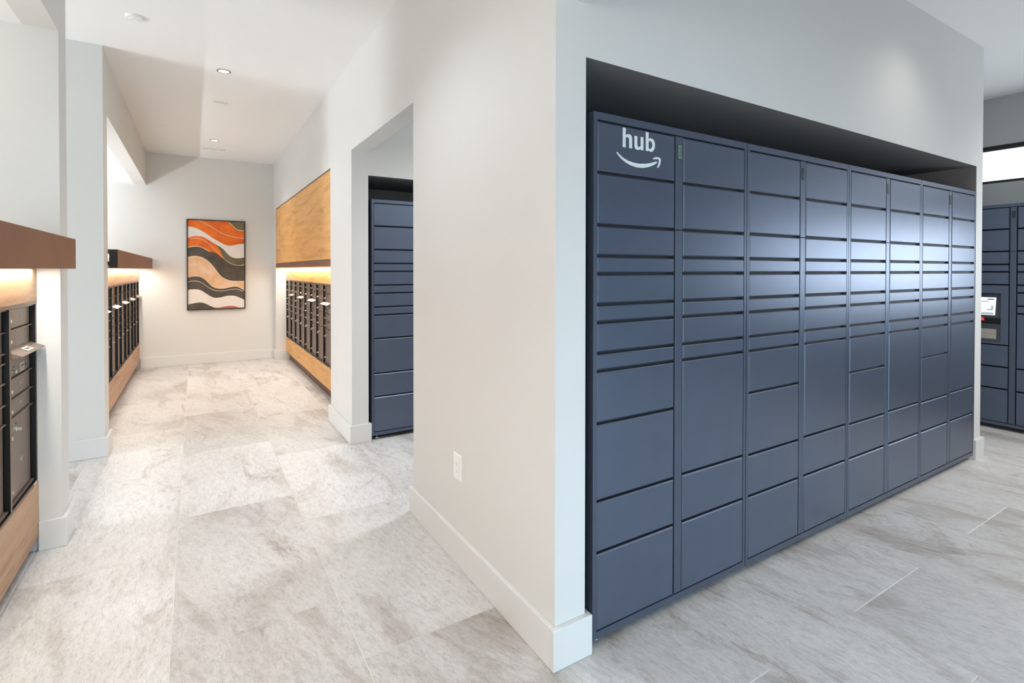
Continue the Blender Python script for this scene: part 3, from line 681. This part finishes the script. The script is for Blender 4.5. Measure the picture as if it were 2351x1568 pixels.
thin1 = crv([(230, 410), (300, 403), (370, 415), (440, 455), (520, 525), (600, 605), (660, 665), (690, 697)])
q4 = crv([(192, 662), (250, 652), (310, 650), (370, 663), (430, 695), (490, 745), (550, 815), (610, 895), (650, 935), (710, 968), (780, 986), (850, 990), (960, 990)])
q5 = crv([(192, 935), (250, 924), (310, 921), (360, 930), (410, 960), (460, 1010), (510, 1055), (560, 1080), (620, 1088), (700, 1082), (780, 1065), (850, 1060), (900, 1078), (960, 1115)])
thin2 = crv([(192, 998), (260, 987), (320, 992), (380, 1015), (450, 1065), (520, 1105), (590, 1122), (680, 1120), (760, 1105), (840, 1097), (890, 1107), (940, 1128)])
q6 = crv([(192, 1108), (260, 1100), (320, 1103), (370, 1118), (420, 1150), (480, 1190), (530, 1212), (580, 1217), (640, 1208), (700, 1193), (760, 1187), (820, 1190), (880, 1210), (960, 1245)])
q7 = crv([(192, 1310), (260, 1292), (330, 1282), (380, 1283), (430, 1300), (490, 1330), (545, 1350), (600, 1350), (660, 1340), (720, 1330), (780, 1327), (830, 1333), (880, 1348), (960, 1352)])
def pmat(n, c, c2, sc=4.0):
    m = mat(n, c, 0.6, spec=0.25); b = m.node_tree.nodes['Principled BSDF']
    tc = nd(m, 'ShaderNodeTexCoord'); no = nd(m, 'ShaderNodeTexNoise'); no.inputs['Scale'].default_value = sc; no.inputs['Detail'].default_value = 6; no.inputs['Distortion'].default_value = 0.8
    r = nd(m, 'ShaderNodeValToRGB'); r.color_ramp.elements[0].position = .35; r.color_ramp.elements[1].position = .65
    r.color_ramp.elements[0].color = L(c2); r.color_ramp.elements[1].color = L(c)
    lk(m, tc.outputs['Object'], no.inputs['Vector']); lk(m, no.outputs['Fac'], r.inputs['Fac']); lk(m, r.outputs['Color'], b.inputs['Base Color']); return m
POR = pmat('paint_orange', (240, 128, 44), (214, 92, 44)); PCR = pmat('paint_cream', (236, 230, 224), (228, 222, 216)); PLN = pmat('paint_line', (244, 230, 206), (236, 220, 196))
POL = pmat('paint_olive', (128, 116, 88), (98, 96, 78), 7); PCH = pmat('paint_charcoal', (96, 90, 82), (80, 76, 70), 6); PPE = pmat('paint_peach', (236, 208, 180), (226, 182, 138), 5); PRS = pmat('paint_rose', (206, 120, 104), (196, 108, 94))
cx0, cx1, cz0, cz1 = px0 + fw, px1 - fw, pz0 + fw, pz1 - fw
MB().box((cx0, -0.030, cz0), (cx1, -0.002, cz1)).obj('canvas', PCR, pr_)
def band(nm, f0, f1, s0, s1, m, lift, wd=None):
    NS = 56; mb = MB(); yy = -0.030 - lift
    for i in range(NS + 1):
        s_ = s0 + (s1 - s0) * i / NS
        if wd is None: a, b = f0(s_), f1(s_)
        else: a, b = f0(s_) - wd, f0(s_) + wd
        a = min(max(a, 0), 1); b = min(max(b, 0), 1)
        if b < a: b = a
        x = cx0 + (cx1 - cx0) * s_
        mb.v += [(x, yy, cz1 - (cz1 - cz0) * a), (x, yy, cz1 - (cz1 - cz0) * b)]
        if i: n = len(mb.v); mb.f.append((n - 4, n - 3, n - 1, n - 2)); mb.mi.append(0)
    me = bpy.data.meshes.new(nm); me.from_pydata(mb.v, [], mb.f); me.materials.append(m); ob(nm, me, pr_)
top, bot = const(0.0), const(1.0)
band('painted_band', top, q1[0], 0, 1, POR, .0010)
band('painted_band', top, olv[0], olv[1], 1, POL, .0016)
band('painted_band', q2[0], q3[0], 0, 1, POL, .0010)
band('painted_band', q2[0], q3[0], 0, (560 - 192) / 768, POR, .0016)
band('painted_band', oo[0], q3[0], (560 - 192) / 768, (692 - 192) / 768, POR, .0016)
band('painted_band', q3[0], q4[0], 0, 1, PCH, .0012)
band('painted_band', q4[0], q5[0], 0, 1, PPE, .0014)
band('painted_band', q5[0], q6[0], 0, 1, PCH, .0012)
band('painted_band', q7[0], bot, 0, (545 - 192) / 768, PCH, .0012)
band('painted_band', q7[0], bot, (545 - 192) / 768, 1, PRS, .0012)
for f_, wd in ((thin0, .0022), (olv, .0035), (thin1, .002), (q4, .0032), (q5, .0032), (thin2, .0026)):
    band('painted_line', f_[0], None, max(f_[1], 0), min(f_[2], 1), PLN, .0022, wd)
band('painted_line', q3[0], None, 0, (480 - 192) / 768, PLN, .0022, .0035)
band('painted_line', q3[0], None, (690 - 192) / 768, 1, PLN, .0022, .0025)

pl = empty('ceiling_panel_light', (-2.5, -2.5, ZC), label='square ceiling panel light of the lobby behind the camera', category='ceiling light')  # panel added out of view to go with the lobby fill
MB().box((-0.8, -0.8, -0.04), (0.8, 0.8, 0)).obj('housing', WHITE, pl); MB().box((-0.75, -0.75, -0.044), (0.75, 0.75, -0.04)).obj('diffuser', LAMP, pl)
# ------------------------------------------------------------------ outlet, ceiling fittings
out = empty('wall_outlet', (0, 0.8235, 0.482), -math.pi / 2, label='white wall outlet low on the bright corridor wall', category='outlet')
MB().door(-0.0465, 0.0465, -0.065, 0.065, -0.006, 0.006, 0.003).obj('cover_plate', WHITE, out)
MB().door(-0.017, 0.017, -0.034, 0.034, -0.0085, 0.004, 0.0008).obj('receptacle', WHITE, out)
for z in (0.017, -0.017):
    for x, s_ in ((-0.006, .0035), (0.006, .0045)): MB().box((x - 0.0008, -0.0089, z - s_), (x + 0.0008, -0.0084, z + s_)).obj('socket_slot', SLOT, out)
    MB().cyl((0, -0.0089, z - 0.010), 0.0022, 0.0005, 'y', 10).obj('socket_slot', SLOT, out)
sd = empty('smoke_detector', (-1.484, 2.926, ZC), label='round white flush disc on the ceiling near the left pillar', category='detector')
MB().cyl((0, 0, -0.018), 0.050, 0.018, n=32, r2=0.053).obj('housing', WHITE, sd); MB().cyl((0, 0, -0.022), 0.030, 0.004, n=24, r2=0.034).obj('sensor_cover', WHITE, sd)
for i, (x, y, lb) in enumerate(((-0.9055, 3.726, 'larger recessed downlight on the corridor ceiling, nearer the camera'), (-0.8955, 6.60, 'smaller recessed downlight on the corridor ceiling beside the air vent'))):
    dl = empty('recessed_downlight', (x, y, ZC), label=lb, category='downlight', group='recessed ceiling downlights')
    MB().ring((0, 0, -0.004), 0.054, 0.043, 0.0045).obj('trim_ring', TRIMR, dl)
    MB().cyl((0, 0, -0.0025), 0.0425, 0.002, n=32).obj('lens', LAMP, dl)
for i, (x, y, zc, lb) in enumerate(((-0.91, 0.85, ZC, 'recessed downlight over the corridor, above the frame'), (-0.91, -2.0, ZC, 'recessed downlight behind the camera'), (2.75, -0.45, ZC, 'recessed downlight in front of the locker recess'),
                                    (2.3, -2.2, ZC, 'recessed downlight in the middle of the locker room'), (4.75, -0.6, ZC, 'recessed downlight near the right wall lockers'), (-2.6, 5.9, ZA, 'recessed downlight in the left alcove'), (-2.6, 0.6, ZA, 'recessed downlight over the near mailboxes'))):
    dl = empty('recessed_downlight', (x, y, zc), label=lb, category='downlight', group='recessed ceiling downlights')
    MB().ring((0, 0, -0.004), 0.054, 0.043, 0.0045).obj('trim_ring', TRIMR, dl); MB().cyl((0, 0, -0.0025), 0.0425, 0.002, n=32).obj('lens', LAMP, dl)
o = MB().door(-0.066, 0.066, -0.020, 0.020, 0, 0.014, 0.002).obj('emergency_sounder', WHITE, loc=(-0.89, 4.728, ZC)); o.rotation_euler = (R(90), 0, R(9)); o.location.z = ZC - 0.0142
o['label'] = 'small white rectangular plate on the ceiling between the two downlights'; o['category'] = 'ceiling plate'
o.rotation_euler = (R(90), 0, 0)
sp = empty('sprinkler_cover', (-1.472, 6.124, ZC), label='faint round sprinkler cover on the left half of the ceiling', category='sprinkler')
MB().cyl((0, 0, -0.004), 0.038, 0.004, n=28).obj('cover_disc', CEIL, sp)
av = empty('air_vent', (-0.88, 7.18, ZC), label='white slotted air vent on the ceiling close to the far wall', category='vent')
MB().box((-0.165, -0.045, -0.005), (0.165, 0.045, 0)).obj('vent_plate', WHITE, av)
for gi, (a, b) in enumerate(((-0.145, -0.075), (-0.045, 0.045), (0.07, 0.135))):
    n_ = 6
    for k in range(n_):
        x = a + (b - a) * k / (n_ - 1); MB().box((x - 0.0025, -0.030, -0.0062), (x + 0.0025, 0.030, -0.005)).obj('vent_slot', SLOT, av)
